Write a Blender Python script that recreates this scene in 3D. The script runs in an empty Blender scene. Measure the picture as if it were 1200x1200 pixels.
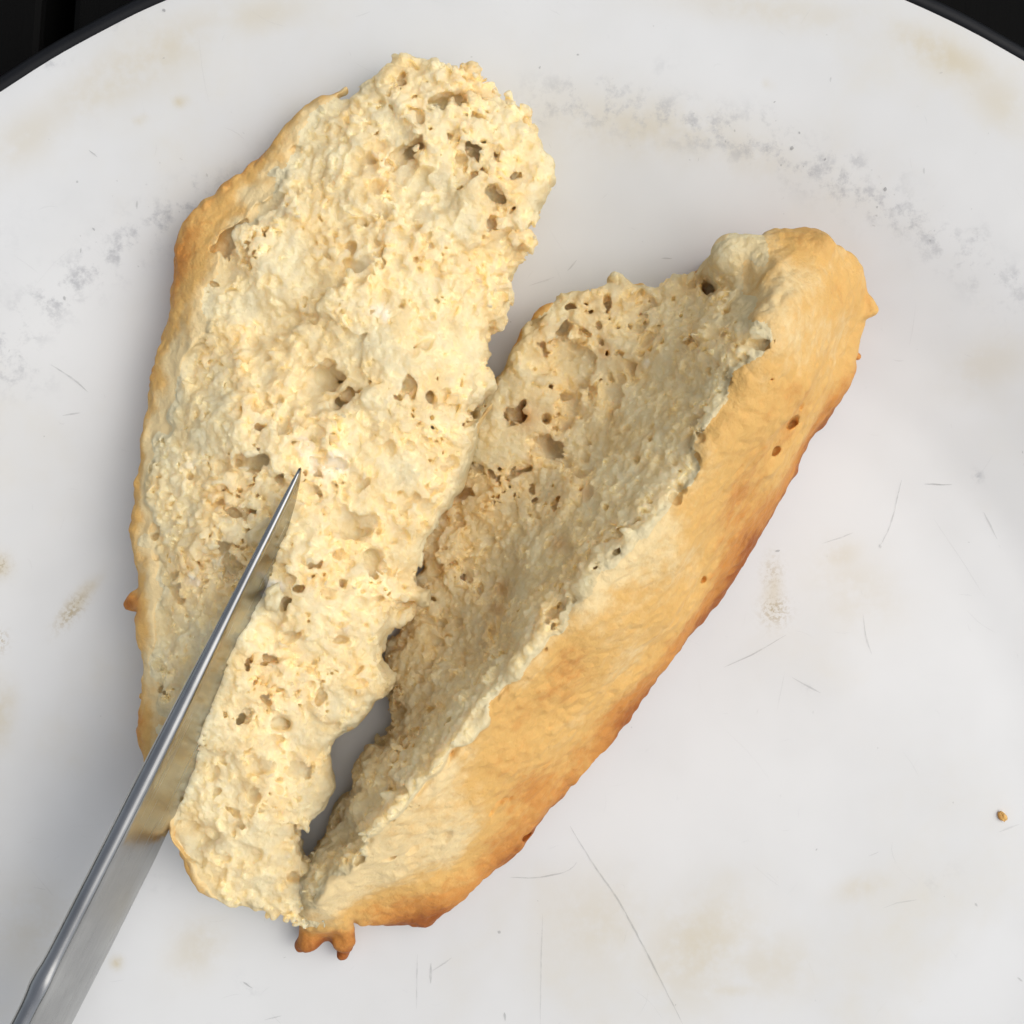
import bpy, math, random
import numpy as np

# ------------------------------------------------------------------ set-up
sc = bpy.context.scene
COL = sc.collection
VOX = 0.000175          # voxel edge of the bread surfaces, metres
CAM_H = 0.200          # camera height over the well of the plate
FRAME = 0.150          # width of the field at the well, metres

cd = bpy.data.cameras.new("camera")
cd.sensor_fit = 'HORIZONTAL'
cd.angle = 2 * math.atan(FRAME / 2 / CAM_H)
cd.clip_start = 0.005
cd.clip_end = 50
cam = bpy.data.objects.new("camera", cd)
COL.objects.link(cam)
cam.location = (0, 0, CAM_H)
sc.camera = cam

SUN_EL, SUN_AZ = math.radians(57), math.radians(88)   # azimuth clockwise from +Y (top of the picture)
w = bpy.data.worlds.new("World")
sc.world = w
w.use_nodes = True
wn, wl = w.node_tree.nodes, w.node_tree.links
bg = wn["Background"]
sky = wn.new("ShaderNodeTexSky")
sky.sky_type = 'NISHITA'
sky.sun_disc = False
sky.sun_elevation = SUN_EL
sky.sun_rotation = SUN_AZ
sky.air_density = 1.0
sky.dust_density = 4.0
sky.ozone_density = 1.0
hs = wn.new("ShaderNodeHueSaturation")                 # cloud veil: a greyer sky
hs.inputs["Saturation"].default_value = 0.40
wl.new(sky.outputs[0], hs.inputs["Color"])
wl.new(hs.outputs[0], bg.inputs["Color"])
bg.inputs["Strength"].default_value = 0.15

sl = bpy.data.lights.new("sun", 'SUN')
sl.energy = 1.15
sl.angle = math.radians(72)
sl.color = (1.0, 0.97, 0.915)
sun = bpy.data.objects.new("sun", sl)
COL.objects.link(sun)
sun.rotation_euler = (math.pi / 2 - SUN_EL, 0, math.pi - SUN_AZ)

sc.view_settings.view_transform = 'Standard'
sc.view_settings.look = 'None'
sc.view_settings.gamma = 1
sc.view_settings.exposure = -0.02
sc.cycles.use_denoising = True
sc.cycles.max_bounces = 12
sc.cycles.diffuse_bounces = 6

# ------------------------------------------------------------------ helpers
rng = np.random.default_rng(7)
S0 = FRAME / 1200.0


def unproj(px, py, z):
    """point of the place that is seen at photograph pixel (px, py) and stands z metres over the plate"""
    k = (CAM_H - z) / CAM_H
    return (px - 600) * S0 * k, (600 - py) * S0 * k, z


def smooth(e0, e1, x):
    t = np.clip((x - e0) / (e1 - e0), 0, 1)
    return t * t * (3 - 2 * t)


def spline_matrix(n, step, cell, off):
    x = (np.arange(n) * step) / cell + off
    i = np.floor(x).astype(int)
    f = x - i
    m = np.zeros((n, i.max() + 4), np.float32)
    r = np.arange(n)
    m[r, i] = (1 - f) ** 3 / 6
    m[r, i + 1] = (3 * f ** 3 - 6 * f ** 2 + 4) / 6
    m[r, i + 2] = (-3 * f ** 3 + 3 * f ** 2 + 3 * f + 1) / 6
    m[r, i + 3] = f ** 3 / 6
    return m


def noise(shape, cell, seed, stretch=(1, 1, 1)):
    """smooth random field on the voxel grid, about unit variance; cell in metres"""
    g = np.random.default_rng(seed)
    ms = [spline_matrix(n, VOX, cell * s, g.random()) for n, s in zip(shape, stretch)]
    lat = g.standard_normal([m.shape[1] for m in ms]).astype(np.float32)
    o = np.tensordot(ms[0], lat, (1, 0))
    o = np.einsum('aij,bi->abj', o, ms[1], optimize=True)
    if len(ms) > 2:
        o = np.matmul(o, ms[2].T)
    return (o / 0.33 * (1.0 if len(ms) > 2 else 0.7)).astype(np.float32)


def noise2(shape, cell, seed):
    g = np.random.default_rng(seed)
    ms = [spline_matrix(n, VOX, cell, g.random()) for n in shape]
    lat = g.standard_normal([m.shape[1] for m in ms]).astype(np.float32)
    return (ms[0] @ lat @ ms[1].T / 0.46).astype(np.float32)


def poly_sd(A, B, poly):
    """signed distance to a closed outline (negative inside)"""
    p = np.asarray(poly)
    d = np.full(A.shape, 1e9)
    ins = np.zeros(A.shape, bool)
    for (x0, y0), (x1, y1) in zip(p, np.roll(p, -1, 0)):
        ex, ey = x1 - x0, y1 - y0
        t = np.clip(((A - x0) * ex + (B - y0) * ey) / (ex * ex + ey * ey + 1e-20), 0, 1)
        d = np.minimum(d, (A - x0 - t * ex) ** 2 + (B - y0 - t * ey) ** 2)
        if y0 != y1:
            c = ((y0 > B) != (y1 > B)) & (A < (x1 - x0) * (B - y0) / (y1 - y0) + x0)
            ins ^= c
    return np.where(ins, -1, 1) * np.sqrt(d)


def smooth_poly(p, n=2):
    p = np.asarray(p, float)
    for _ in range(n):
        q = np.roll(p, -1, 0)
        p = np.stack([p * .75 + q * .25, p * .25 + q * .75], 1).reshape(-1, p.shape[1])
    return p


def rbf(pts, vals, A, B, lam=2e-4):
    """thin-plate surface through scattered heights"""
    p = np.asarray(pts) * 100
    def U(r2):
        return np.where(r2 > 0, .5 * r2 * np.log(r2 + 1e-12), 0)
    n = len(p)
    K = U(((p[:, None] - p[None]) ** 2).sum(-1)) + np.eye(n) * lam * 50
    P = np.c_[np.ones(n), p]
    L = np.block([[K, P], [P.T, np.zeros((3, 3))]])
    c = np.linalg.solve(L, np.r_[np.asarray(vals), np.zeros(3)])
    a, b = A * 100, B * 100
    o = c[n] + c[n + 1] * a + c[n + 2] * b
    for i in range(n):
        o = o + c[i] * U((a - p[i, 0]) ** 2 + (b - p[i, 1]) ** 2)
    return o


def smax(a, b, k):
    h = np.maximum(k - np.abs(a - b), 0) / k
    return np.maximum(a, b) + h * h * k * .25


def surface_net(f):
    """vertices (in grid units) and quads of the zero surface of f; inside is f < 0"""
    s = f < 0
    nx, ny, nz = [n - 1 for n in f.shape]
    cnt = np.zeros((nx, ny, nz), np.uint8)
    for i in (0, 1):
        for j in (0, 1):
            for k in (0, 1):
                cnt += s[i:nx + i, j:ny + j, k:nz + k]
    act = (cnt > 0) & (cnt < 8)
    c = np.argwhere(act)
    idx = np.full(act.shape, -1, np.int32)
    idx[act] = np.arange(len(c))
    v = np.zeros((len(c), 3))
    m = np.zeros(len(c))
    cor = {}
    for i in (0, 1):
        for j in (0, 1):
            for k in (0, 1):
                cor[i, j, k] = f[c[:, 0] + i, c[:, 1] + j, c[:, 2] + k]
    for ax in range(3):
        o1, o2 = [q for q in range(3) if q != ax]
        for u in (0, 1):
            for t in (0, 1):
                p = [0, 0, 0]; p[o1] = u; p[o2] = t
                q = list(p); q[ax] = 1
                fa, fb = cor[tuple(p)], cor[tuple(q)]
                x = (fa < 0) != (fb < 0)
                tt = np.where(x, fa / np.where(x, fa - fb, 1), 0)
                for d in range(3):
                    v[:, d] += np.where(x, p[d] + (tt if d == ax else 0), 0)
                m += x
    v = c + v / m[:, None]
    quads = []
    for ax in range(3):
        o1, o2 = [(1, 2), (2, 0), (0, 1)][ax]
        lo = [slice(1, None)] * 3
        a = [slice(1, -1)] * 3; b = [slice(1, -1)] * 3
        a[ax] = slice(0, -1); b[ax] = slice(1, None)
        sa, sb = s[tuple(a)], s[tuple(b)]
        e = np.argwhere(sa != sb)
        e[:, o1] += 1; e[:, o2] += 1
        flip = sb[sa != sb]
        def cell(d1, d2):
            g = e.copy(); g[:, o1] -= d1; g[:, o2] -= d2
            return idx[g[:, 0], g[:, 1], g[:, 2]]
        q = np.stack([cell(1, 1), cell(0, 1), cell(0, 0), cell(1, 0)], 1)
        q[flip] = q[flip][:, ::-1]
        quads.append(q)
    q = np.concatenate(quads)
    return v, q[(q >= 0).all(1)]


def mesh_np(name, v, faces, attrs=None, smooth_=True, normals=None):
    me = bpy.data.meshes.new(name)
    n = faces.shape[1]
    me.vertices.add(len(v)); me.loops.add(faces.size); me.polygons.add(len(faces))
    me.vertices.foreach_set("co", np.ascontiguousarray(v, np.float32).ravel())
    me.loops.foreach_set("vertex_index", np.ascontiguousarray(faces, np.int32).ravel())
    me.polygons.foreach_set("loop_start", np.arange(0, faces.size, n, dtype=np.int32))
    me.polygons.foreach_set("use_smooth", np.full(len(faces), smooth_, bool))
    for k, a in (attrs or {}).items():
        at = me.attributes.new(k, 'FLOAT', 'POINT')
        at.data.foreach_set("value", np.ascontiguousarray(a, np.float32))
    me.update(calc_edges=True)
    me.validate()
    if normals is not None:
        me.normals_split_custom_set_from_vertices(normals.tolist())
    return me


def link(name, me, mat=None, parent=None, **props):
    o = bpy.data.objects.new(name, me)
    COL.objects.link(o)
    if mat is not None:
        me.materials.append(mat)
    if parent is not None:
        o.parent = parent
    for k, v in props.items():
        o[k] = v
    return o


def empty(name, loc, rz, label, category, group=None):
    o = bpy.data.objects.new(name, None)
    o.empty_display_size = 0.01
    COL.objects.link(o)
    o.location = loc; o.rotation_euler = (0, 0, rz)
    o["label"] = label; o["category"] = category
    if group:
        o["group"] = group
    return o


# ------------------------------------------------------------------ materials
class NT:
    """small wrapper to write node trees"""
    def __init__(self, name):
        self.m = bpy.data.materials.new(name)
        self.m.use_nodes = True
        self.n, self.l = self.m.node_tree.nodes, self.m.node_tree.links
        self.p = self.n["Principled BSDF"]
        self.p.subsurface_method = 'BURLEY'
        self.co = self.n.new("ShaderNodeTexCoord").outputs["Object"]

    def put(self, sock, v):
        if isinstance(v, bpy.types.NodeSocket):
            self.l.new(v, sock)
        elif v is not None:
            sock.default_value = v

    def noise(self, scale, detail=3, rough=.55, vec=None, w=None):
        t = self.n.new("ShaderNodeTexNoise")
        t.inputs["Scale"].default_value = scale
        t.inputs["Detail"].default_value = detail
        t.inputs["Roughness"].default_value = rough
        self.l.new(vec or self.co, t.inputs["Vector"])
        return t.outputs["Fac"]

    def ramp(self, x, a, b, lo=0.0, hi=1.0):
        t = self.n.new("ShaderNodeMapRange")
        t.interpolation_type = 'SMOOTHSTEP'
        self.put(t.inputs["Value"], x)
        for k, v in zip(("From Min", "From Max", "To Min", "To Max"), (a, b, lo, hi)):
            t.inputs[k].default_value = v
        return t.outputs["Result"]

    def math(self, op, a, b=None, c=None):
        t = self.n.new("ShaderNodeMath"); t.operation = op
        self.put(t.inputs[0], a)
        if b is not None: self.put(t.inputs[1], b)
        if c is not None: self.put(t.inputs[2], c)
        return t.outputs[0]

    def mix(self, f, a, b):
        t = self.n.new("ShaderNodeMix"); t.data_type = 'RGBA'
        self.put(t.inputs["Factor"], f)
        self.put(t.inputs["A"], a); self.put(t.inputs["B"], b)
        return t.outputs["Result"]

    def attr(self, name):
        t = self.n.new("ShaderNodeAttribute"); t.attribute_name = name
        return t.outputs["Fac"]

    def bump(self, h, strength, dist):
        t = self.n.new("ShaderNodeBump")
        t.inputs["Strength"].default_value = strength
        t.inputs["Distance"].default_value = dist
        self.l.new(h, t.inputs["Height"])
        self.l.new(t.outputs[0], self.p.inputs["Normal"])
        return t


def rgb(r, g, b):
    f = lambda c: ((c / 255) / 12.92) if c / 255 <= .04045 else (((c / 255) + .055) / 1.055) ** 2.4
    return (f(r), f(g), f(b), 1)


def mat_crumb(name, tint):
    t = NT(name)
    c = t.mix(t.ramp(t.noise(190, 5, .6), .38, .66), tint[0], tint[1])
    c = t.mix(t.ramp(t.noise(420, 3), .58, .75, 0, .45), c, tint[2])
    c = t.mix(t.attr("pale"), c, (.76, .69, .53, 1))
    c = t.mix(t.attr("hole_shade"), c, (.52, .26, .075, 1))  # shade and warm bounce inside the gas holes, painted into the crumb colour
    t.put(t.p.inputs["Base Color"], c)
    t.p.inputs["Roughness"].default_value = .82
    t.p.inputs["Specular IOR Level"].default_value = .22
    t.put(t.p.inputs["Subsurface Weight"], t.attr("soft"))
    t.p.inputs["Subsurface Radius"].default_value = (1.0, .70, .38)
    t.p.inputs["Subsurface Scale"].default_value = .0027
    vo = t.n.new('ShaderNodeTexVoronoi'); vo.inputs['Scale'].default_value = 1700; vo.inputs['Randomness'].default_value = 1
    t.l.new(t.co, vo.inputs['Vector'])
    t.bump(t.math('ADD', t.noise(2300, 4, .65), t.math('MULTIPLY', vo.outputs['Distance'], .6)), .6, .00042)
    return t.m


def mat_crust(name):
    t = NT(name)
    n1 = t.noise(160, 5, .6)
    n2 = t.noise(600, 4, .6)
    b = t.math('ADD', t.attr("brown"), t.math('MULTIPLY', t.math('SUBTRACT', n1, .5), .55))
    b = t.math('ADD', b, t.math('MULTIPLY', t.math('SUBTRACT', n2, .5), .5))
    c = t.mix(t.ramp(b, -.05, .38), (.78, .60, .31, 1), (.68, .405, .125, 1))
    c = t.mix(t.ramp(b, .40, .80), c, (.55, .235, .05, 1))
    c = t.mix(t.ramp(b, .78, 1.2), c, (.30, .088, .014, 1))
    c = t.mix(t.attr("pale"), c, (.82, .74, .58, 1))
    t.put(t.p.inputs["Base Color"], c)
    t.p.inputs["Roughness"].default_value = .6
    t.p.inputs["Specular IOR Level"].default_value = .28
    t.put(t.p.inputs["Subsurface Weight"], t.math('MULTIPLY', t.attr("soft"), .35))
    t.p.inputs["Subsurface Radius"].default_value = (1.0, .5, .2)
    t.p.inputs["Subsurface Scale"].default_value = .0009
    t.bump(t.math('ADD', n2, t.noise(2200, 3, .6)), .5, .0004)
    return t.m


M_CRUMB = mat_crumb("bread_crumb_pale", [(.755, .66, .42, 1), (.715, .57, .31, 1), (.78, .705, .49, 1)])
M_CRUMB2 = mat_crumb("bread_crumb_tan", [(.73, .62, .375, 1), (.69, .54, .285, 1), (.75, .66, .43, 1)])
M_CRUST = mat_crust("bread_crust")


def mat_enamel():
    t = NT("white_enamel")
    base = t.mix(t.ramp(t.noise(28, 4), .35, .68), (.655, .66, .65, 1), (.61, .613, .60, 1))
    # tea coloured staining, in patches; object space is metres about the plate's middle
    st = t.math('MULTIPLY', t.ramp(t.noise(26, 5, .62), .50, .74), t.ramp(t.noise(120, 4, .65), .3, .7, .35, 1))
    base = t.mix(t.math('MULTIPLY', st, .50), base, (.60, .56, .46, 1))
    base = t.mix(t.math('MULTIPLY', t.math('MULTIPLY', t.attr("stain"), t.ramp(t.noise(150, 4, .7), .30, .62, .3, 1)), 1.0), base, (.55, .49, .36, 1))
    speck = t.math('MULTIPLY', t.attr("speckle"), t.ramp(t.noise(1500, 3, .7), .45, .60))
    base = t.mix(t.math('MULTIPLY', speck, .9), base, (.40, .33, .21, 1))
    # rubbed metal marks
    sc1 = t.math('MULTIPLY', t.ramp(t.noise(330, 5, .72), .47, .68), t.attr("scuff"))
    base = t.mix(t.math('MULTIPLY', sc1, .60), base, (.33, .335, .35, 1))
    t.put(t.p.inputs["Base Color"], base)
    t.put(t.p.inputs["Roughness"], t.ramp(t.noise(60, 2), .2, .8, .30, .40))
    t.p.inputs["Specular IOR Level"].default_value = .42
    return t.m


def mat_plain(name, col, rough, spec=.4, metal=0.0, bump=None):
    t = NT(name)
    t.put(t.p.inputs["Base Color"], t.mix(t.ramp(t.noise(200, 4), .35, .65), col, tuple(c * .8 for c in col[:3]) + (1,)))
    t.p.inputs["Roughness"].default_value = rough
    t.p.inputs["Specular IOR Level"].default_value = spec
    t.p.inputs["Metallic"].default_value = metal
    if bump:
        t.bump(t.noise(bump[0], 4), bump[1], bump[2])
    return t.m


def mat_steel():
    t = NT("worn_steel")
    mp = t.n.new("ShaderNodeMapping")
    mp.inputs["Scale"].default_value = (1, 26, 26)
    t.l.new(t.co, mp.inputs["Vector"])
    n = t.noise(55, 5, .65, vec=mp.outputs[0])
    t.put(t.p.inputs["Base Color"], t.mix(t.ramp(t.noise(90, 4), .3, .7), (.43, .43, .42, 1), (.33, .33, .325, 1)))
    t.p.inputs["Metallic"].default_value = 1
    t.put(t.p.inputs["Roughness"], t.ramp(n, .3, .7, .16, .29))
    t.bump(n, .08, .0003)
    return t.m


# ------------------------------------------------------------------ table
def build_table():
    t = NT("black_stained_timber")
    mp = t.n.new("ShaderNodeMapping"); mp.inputs["Scale"].default_value = (12, 1, 12)
    t.l.new(t.co, mp.inputs["Vector"])
    g = t.noise(14, 6, .65, vec=mp.outputs[0])
    t.put(t.p.inputs["Base Color"], t.mix(g, (.0016, .0016, .0015, 1), (.0034, .0033, .0030, 1)))
    t.p.inputs["Roughness"].default_value = .7
    t.p.inputs["Specular IOR Level"].default_value = .06
    t.bump(g, .3, .0006)
    under = mat_plain("dark_batten", (.004, .004, .004, 1), .8, .2)
    def board(x0, x1, y0, y1, z0, z1, b=.0012):
        v, f = [], []
        prof = [(x0, z0), (x1, z0), (x1, z1 - b), (x1 - b * .3, z1 - b * .3), (x1 - b, z1), (x0 + b, z1), (x0 + b * .3, z1 - b * .3), (x0, z1 - b)]
        for y in (y0, y1):
            v += [(x, y, z) for x, z in prof]
        n = len(prof)
        f = [(i, (i + 1) % n, n + (i + 1) % n, n + i) for i in range(n)]
        me = bpy.data.meshes.new("plank")
        me.from_pydata(v, [], f + [tuple(range(n))[::-1], tuple(range(n, 2 * n))])
        me.update()
        return me
    root = empty("slatted_table", (0, 0, -.0275), 0, "black slatted outdoor table under the white plate", "table")
    x = -.0735 - 3 * .0765
    for i in range(7):
        p = link("plank", board(x + .0022, x + .0743, -.30, .30, 0, .022), t.m, root)
        p.rotation_euler = (0, random.uniform(-.006, .006), -.07)
        x += .0765
    for y in (-.2, .2):
        link("batten", board(-.32, .32, y - .02, y + .02, -.021, -.001), under, root)


# ------------------------------------------------------------------ plate
PC = unproj(627, 1016, .008)[:2]          # middle of the plate


def plate_z(r):
    """upper surface height by radius (metres)"""
    pts = np.array([[0, 0], [.074, 0], [.083, .0006], [.092, .0023], [.100, .0045], [.106, .0062], [.112, .0074],
                    [.122, .0085], [.130, .0092], [.1322, .0092], [.134, .0091]])
    # gentle smoothing of the profile
    xs = np.linspace(0, .1340, 1200)
    zs = np.interp(xs, pts[:, 0], pts[:, 1])
    k = np.ones(41) / 41
    zs = np.convolve(np.pad(zs, 20, mode='edge'), k, 'valid')
    return np.interp(r, xs, zs)


def px_to_local(px, py, z=0.0):
    x, y, _ = unproj(px, py, z)
    return x - PC[0], y - PC[1]


def build_plate():
    RM = .1320
    r = np.r_[np.linspace(.0004, .08, 130), np.linspace(.0806, RM, 130)]
    nt = 720
    th = np.linspace(0, 2 * np.pi, nt, endpoint=False)
    R, T = np.meshgrid(r, th, indexing='ij')
    X, Y = R * np.cos(T), R * np.sin(T)
    Z = plate_z(R) + .00010 * np.sin(2 * T + 1) * (R / .12) ** 2
    v = np.stack([X, Y, Z], -1).reshape(-1, 3)
    i, j = np.meshgrid(np.arange(len(r) - 1), np.arange(nt), indexing='ij')
    j2 = (j + 1) % nt
    q = np.stack([i * nt + j, (i + 1) * nt + j, (i + 1) * nt + j2, i * nt + j2], -1).reshape(-1, 4)
    # inner hole closed with quads
    c = len(v)
    v = np.vstack([v, [[0, 0, 0]]])
    k = np.arange(0, nt, 2)
    q = np.vstack([q, np.stack([np.full(len(k), c), k, (k + 1) % nt, (k + 2) % nt], 1)])
    # underside
    ru = np.array([RM, .124, .110, .1, .092, .084, .0])
    ru = ru[:-1]
    vb = []
    for rr in ru:
        vb.append(np.stack([rr * np.cos(th), rr * np.sin(th), np.full(nt, float(plate_z(np.array([rr]))[0]) - .0011)], 1))
    b0 = len(v)
    v = np.vstack([v] + vb + [[[0, 0, -.0011]]])
    i, j = np.meshgrid(np.arange(len(ru) - 1), np.arange(nt), indexing='ij')
    j2 = (j + 1) % nt
    q = np.vstack([q, np.stack([b0 + i * nt + j2, b0 + (i + 1) * nt + j2, b0 + (i + 1) * nt + j, b0 + i * nt + j], -1).reshape(-1, 4)[:, ::-1]])
    lastr = b0 + (len(ru) - 1) * nt
    q = np.vstack([q, np.stack([np.full(len(k), len(v) - 1), lastr + (k + 2) % nt, lastr + (k + 1) % nt, lastr + k], 1)])

    x, y = v[:, 0], v[:, 1]
    rad = np.hypot(x, y)
    ang = np.degrees(np.arctan2(y, x))
    def blob(px, py, a, b, deg, z=0.0):
        cx, cy = px_to_local(px, py, z)
        co, si = math.cos(math.radians(deg)), math.sin(math.radians(deg))
        u, w_ = (x - cx) * co + (y - cy) * si, -(x - cx) * si + (y - cy) * co
        return np.exp(-((u / (a * S0)) ** 2 + (w_ / (b * S0)) ** 2))
    stain = np.zeros(len(v))
    for px, py, a, b, d, k_ in [(165, 85, 110, 26, 30, .55), (310, 25, 60, 20, 10, .35), (40, 165, 60, 26, 38, .35), (1095, 72, 62, 20, -25, .75),
                                (1160, 125, 40, 26, -40, .45), (900, 20, 120, 20, -8, .35), (760, 150, 120, 30, -8, .45), (870, 175, 70, 25, -20, .3),
                                (820, 1110, 70, 55, 40, .55), (700, 1080, 60, 60, 0, .35), (900, 1130, 60, 40, 0, .35), (230, 1110, 40, 30, 50, .4), (40, 1090, 50, 60, 0, .3),
                                (1000, 690, 40, 60, 60, .3), (985, 650, 26, 20, 0, .4), (1150, 430, 50, 30, 20, .3), (1010, 1040, 30, 14, 20, .45),
                                (215, 124, 6, 6, 0, .8), (170, 145, 5, 5, 0, .8), (137, 1128, 7, 7, 0, .95), (899, 104, 5, 5, 0, .6), (6, 664, 11, 12, 0, 1.0), (3, 830, 16, 40, 0, .6),
                                (92, 705, 30, 8, 52, .75), (110, 685, 14, 6, 50, .5), (905, 690, 11, 34, 0, .5), (860, 1160, 40, 8, 0, .4)]:
        stain = np.maximum(stain, 1.3 * k_ * blob(px, py, a, b, d, .006 if py < 200 else 0))
    speckle = np.maximum(blob(85, 715, 24, 8, 52), np.maximum(blob(908, 715, 15, 16, 0), .5 * blob(905, 672, 12, 20, 0)))
    speckle = np.maximum(speckle, .8 * np.maximum(blob(3, 750, 8, 12, 0), blob(5, 662, 10, 10, 0)))
    ring = np.exp(-((rad - .1066 - .0012 * np.sin(np.radians(ang) * 5)) / .0030) ** 2)
    scuff = ring * (.35 + .75 * smooth(40, 62, ang) * (1 - smooth(86, 92, ang)) + .8 * smooth(112, 120, ang) * (1 - smooth(158, 170, ang)))
    scuff = np.maximum(scuff, .55 * np.exp(-((rad - .1135) / .006) ** 2) * smooth(120, 150, ang) * (1 - smooth(150, 172, ang)))
    for px, py, a, b, d, k_ in [(700, 112, 70, 14, -5, 1.0), (830, 140, 60, 16, -12, .9), (905, 150, 40, 14, -20, .9), (990, 190, 40, 14, -28, .8), (1035, 212, 18, 12, 0, 1.), (1140, 280, 12, 10, 45, 1.2),
                                (1188, 328, 14, 12, 30, 1.2), (235, 222, 26, 12, 20, 1.2), (155, 280, 30, 10, 40, .9), (85, 345, 22, 14, 50, 1.1), (20, 420, 22, 40, 60, 1.), (5, 440, 20, 30, 60, 1.),
                                (70, 86, 22, 5, 10, .8), (150, 42, 30, 8, 10, .6), (770, 85, 30, 10, 20, .3)]:
        scuff = np.maximum(scuff, k_ * blob(px, py, a, b, d, .005))
    for px, py, a, b, d, k_ in [(1142, 558, 8, 8, 0, 1.1), (185, 1035, 16, 10, -45, .5), (290, 1155, 14, 8, -45, .6), (940, 800, 16, 6, -35, .5), (1100, 1030, 25, 12, 20, .35)]:
        scuff = np.maximum(scuff, k_ * blob(px, py, a, b, d))
    root = empty("enamel_plate", (PC[0], PC[1], 0), 0, "stained white enamel plate with a black rim, scratched and scuffed", "plate")
    link("plate_body", mesh_np("plate_body", v, q, dict(stain=stain, speckle=speckle, scuff=np.clip(scuff, 0, 1.2))), mat_enamel(), root)

    # black enamelled rolled rim
    nt2, ns = 360, 12
    rc, zc, rr = RM + .0008, float(plate_z(np.array([RM]))[0]) - .00085, .00115
    vv = []
    for t_ in np.linspace(0, 2 * np.pi, nt2, endpoint=False):
        wob = .00010 * math.sin(23 * t_) + .00006 * math.sin(57 * t_ + 1)
        for s_ in np.linspace(0, 2 * np.pi, ns, endpoint=False):
            q_ = rc + wob * .6 + rr * 1.05 * math.cos(s_)
            vv.append((q_ * math.cos(t_), q_ * math.sin(t_), zc + rr * math.sin(s_)))
    i, j = np.meshgrid(np.arange(nt2), np.arange(ns), indexing='ij')
    i2, j2 = (i + 1) % nt2, (j + 1) % ns
    qq = np.stack([i * ns + j, i2 * ns + j, i2 * ns + j2, i * ns + j2], -1).reshape(-1, 4)
    link("rim", mesh_np("rim", np.array(vv), qq), mat_plain("black_enamel", (.0055, .006, .0075, 1), .45, .22), root)

    # scratches and chips: slivers of dark metal lying on the glaze
    g = np.random.default_rng(3)
    V, F, K = [], [], []
    def ribbon(pts, wid, k_):
        p = np.array([px_to_local(a, b, plate_z_px(a, b)) for a, b in pts])
        # resample and wobble
        seg = np.r_[0, np.cumsum(np.hypot(*np.diff(p, axis=0).T))]
        n = max(4, int(seg[-1] / .0008))
        s_ = np.linspace(0, seg[-1], n)
        q_ = np.stack([np.interp(s_, seg, p[:, 0]), np.interp(s_, seg, p[:, 1])], 1)
        if n > 6:
            for _ in range(3):
                q_[1:-1] = (q_[:-2] + 2 * q_[1:-1] + q_[2:]) / 4
        q_ += g.normal(0, .00002, q_.shape)
        t_ = np.gradient(q_, axis=0); t_ /= np.linalg.norm(t_, axis=1)[:, None] + 1e-12
        nn = np.stack([-t_[:, 1], t_[:, 0]], 1)
        u = np.linspace(0, 1, n)
        ww = wid * S0 * (np.sin(np.pi * u) ** .5 * .8 + .2) * (.65 + .7 * g.random(n)) / 2
        b = len(V)
        for m_ in range(n):
            for sg in (-1, 1):
                a = q_[m_] + sg * nn[m_] * ww[m_]
                V.append((a[0], a[1], float(plate_z(np.array([np.hypot(*a)]))[0]) + .00012)); K.append(k_ * .42)
        for m_ in range(n - 1):
            F.append((b + 2 * m_, b + 2 * m_ + 2, b + 2 * m_ + 3, b + 2 * m_ + 1))
    def plate_z_px(a, b):
        l = px_to_local(a, b, .004)
        return float(plate_z(np.array([math.hypot(*l)]))[0])
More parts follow.
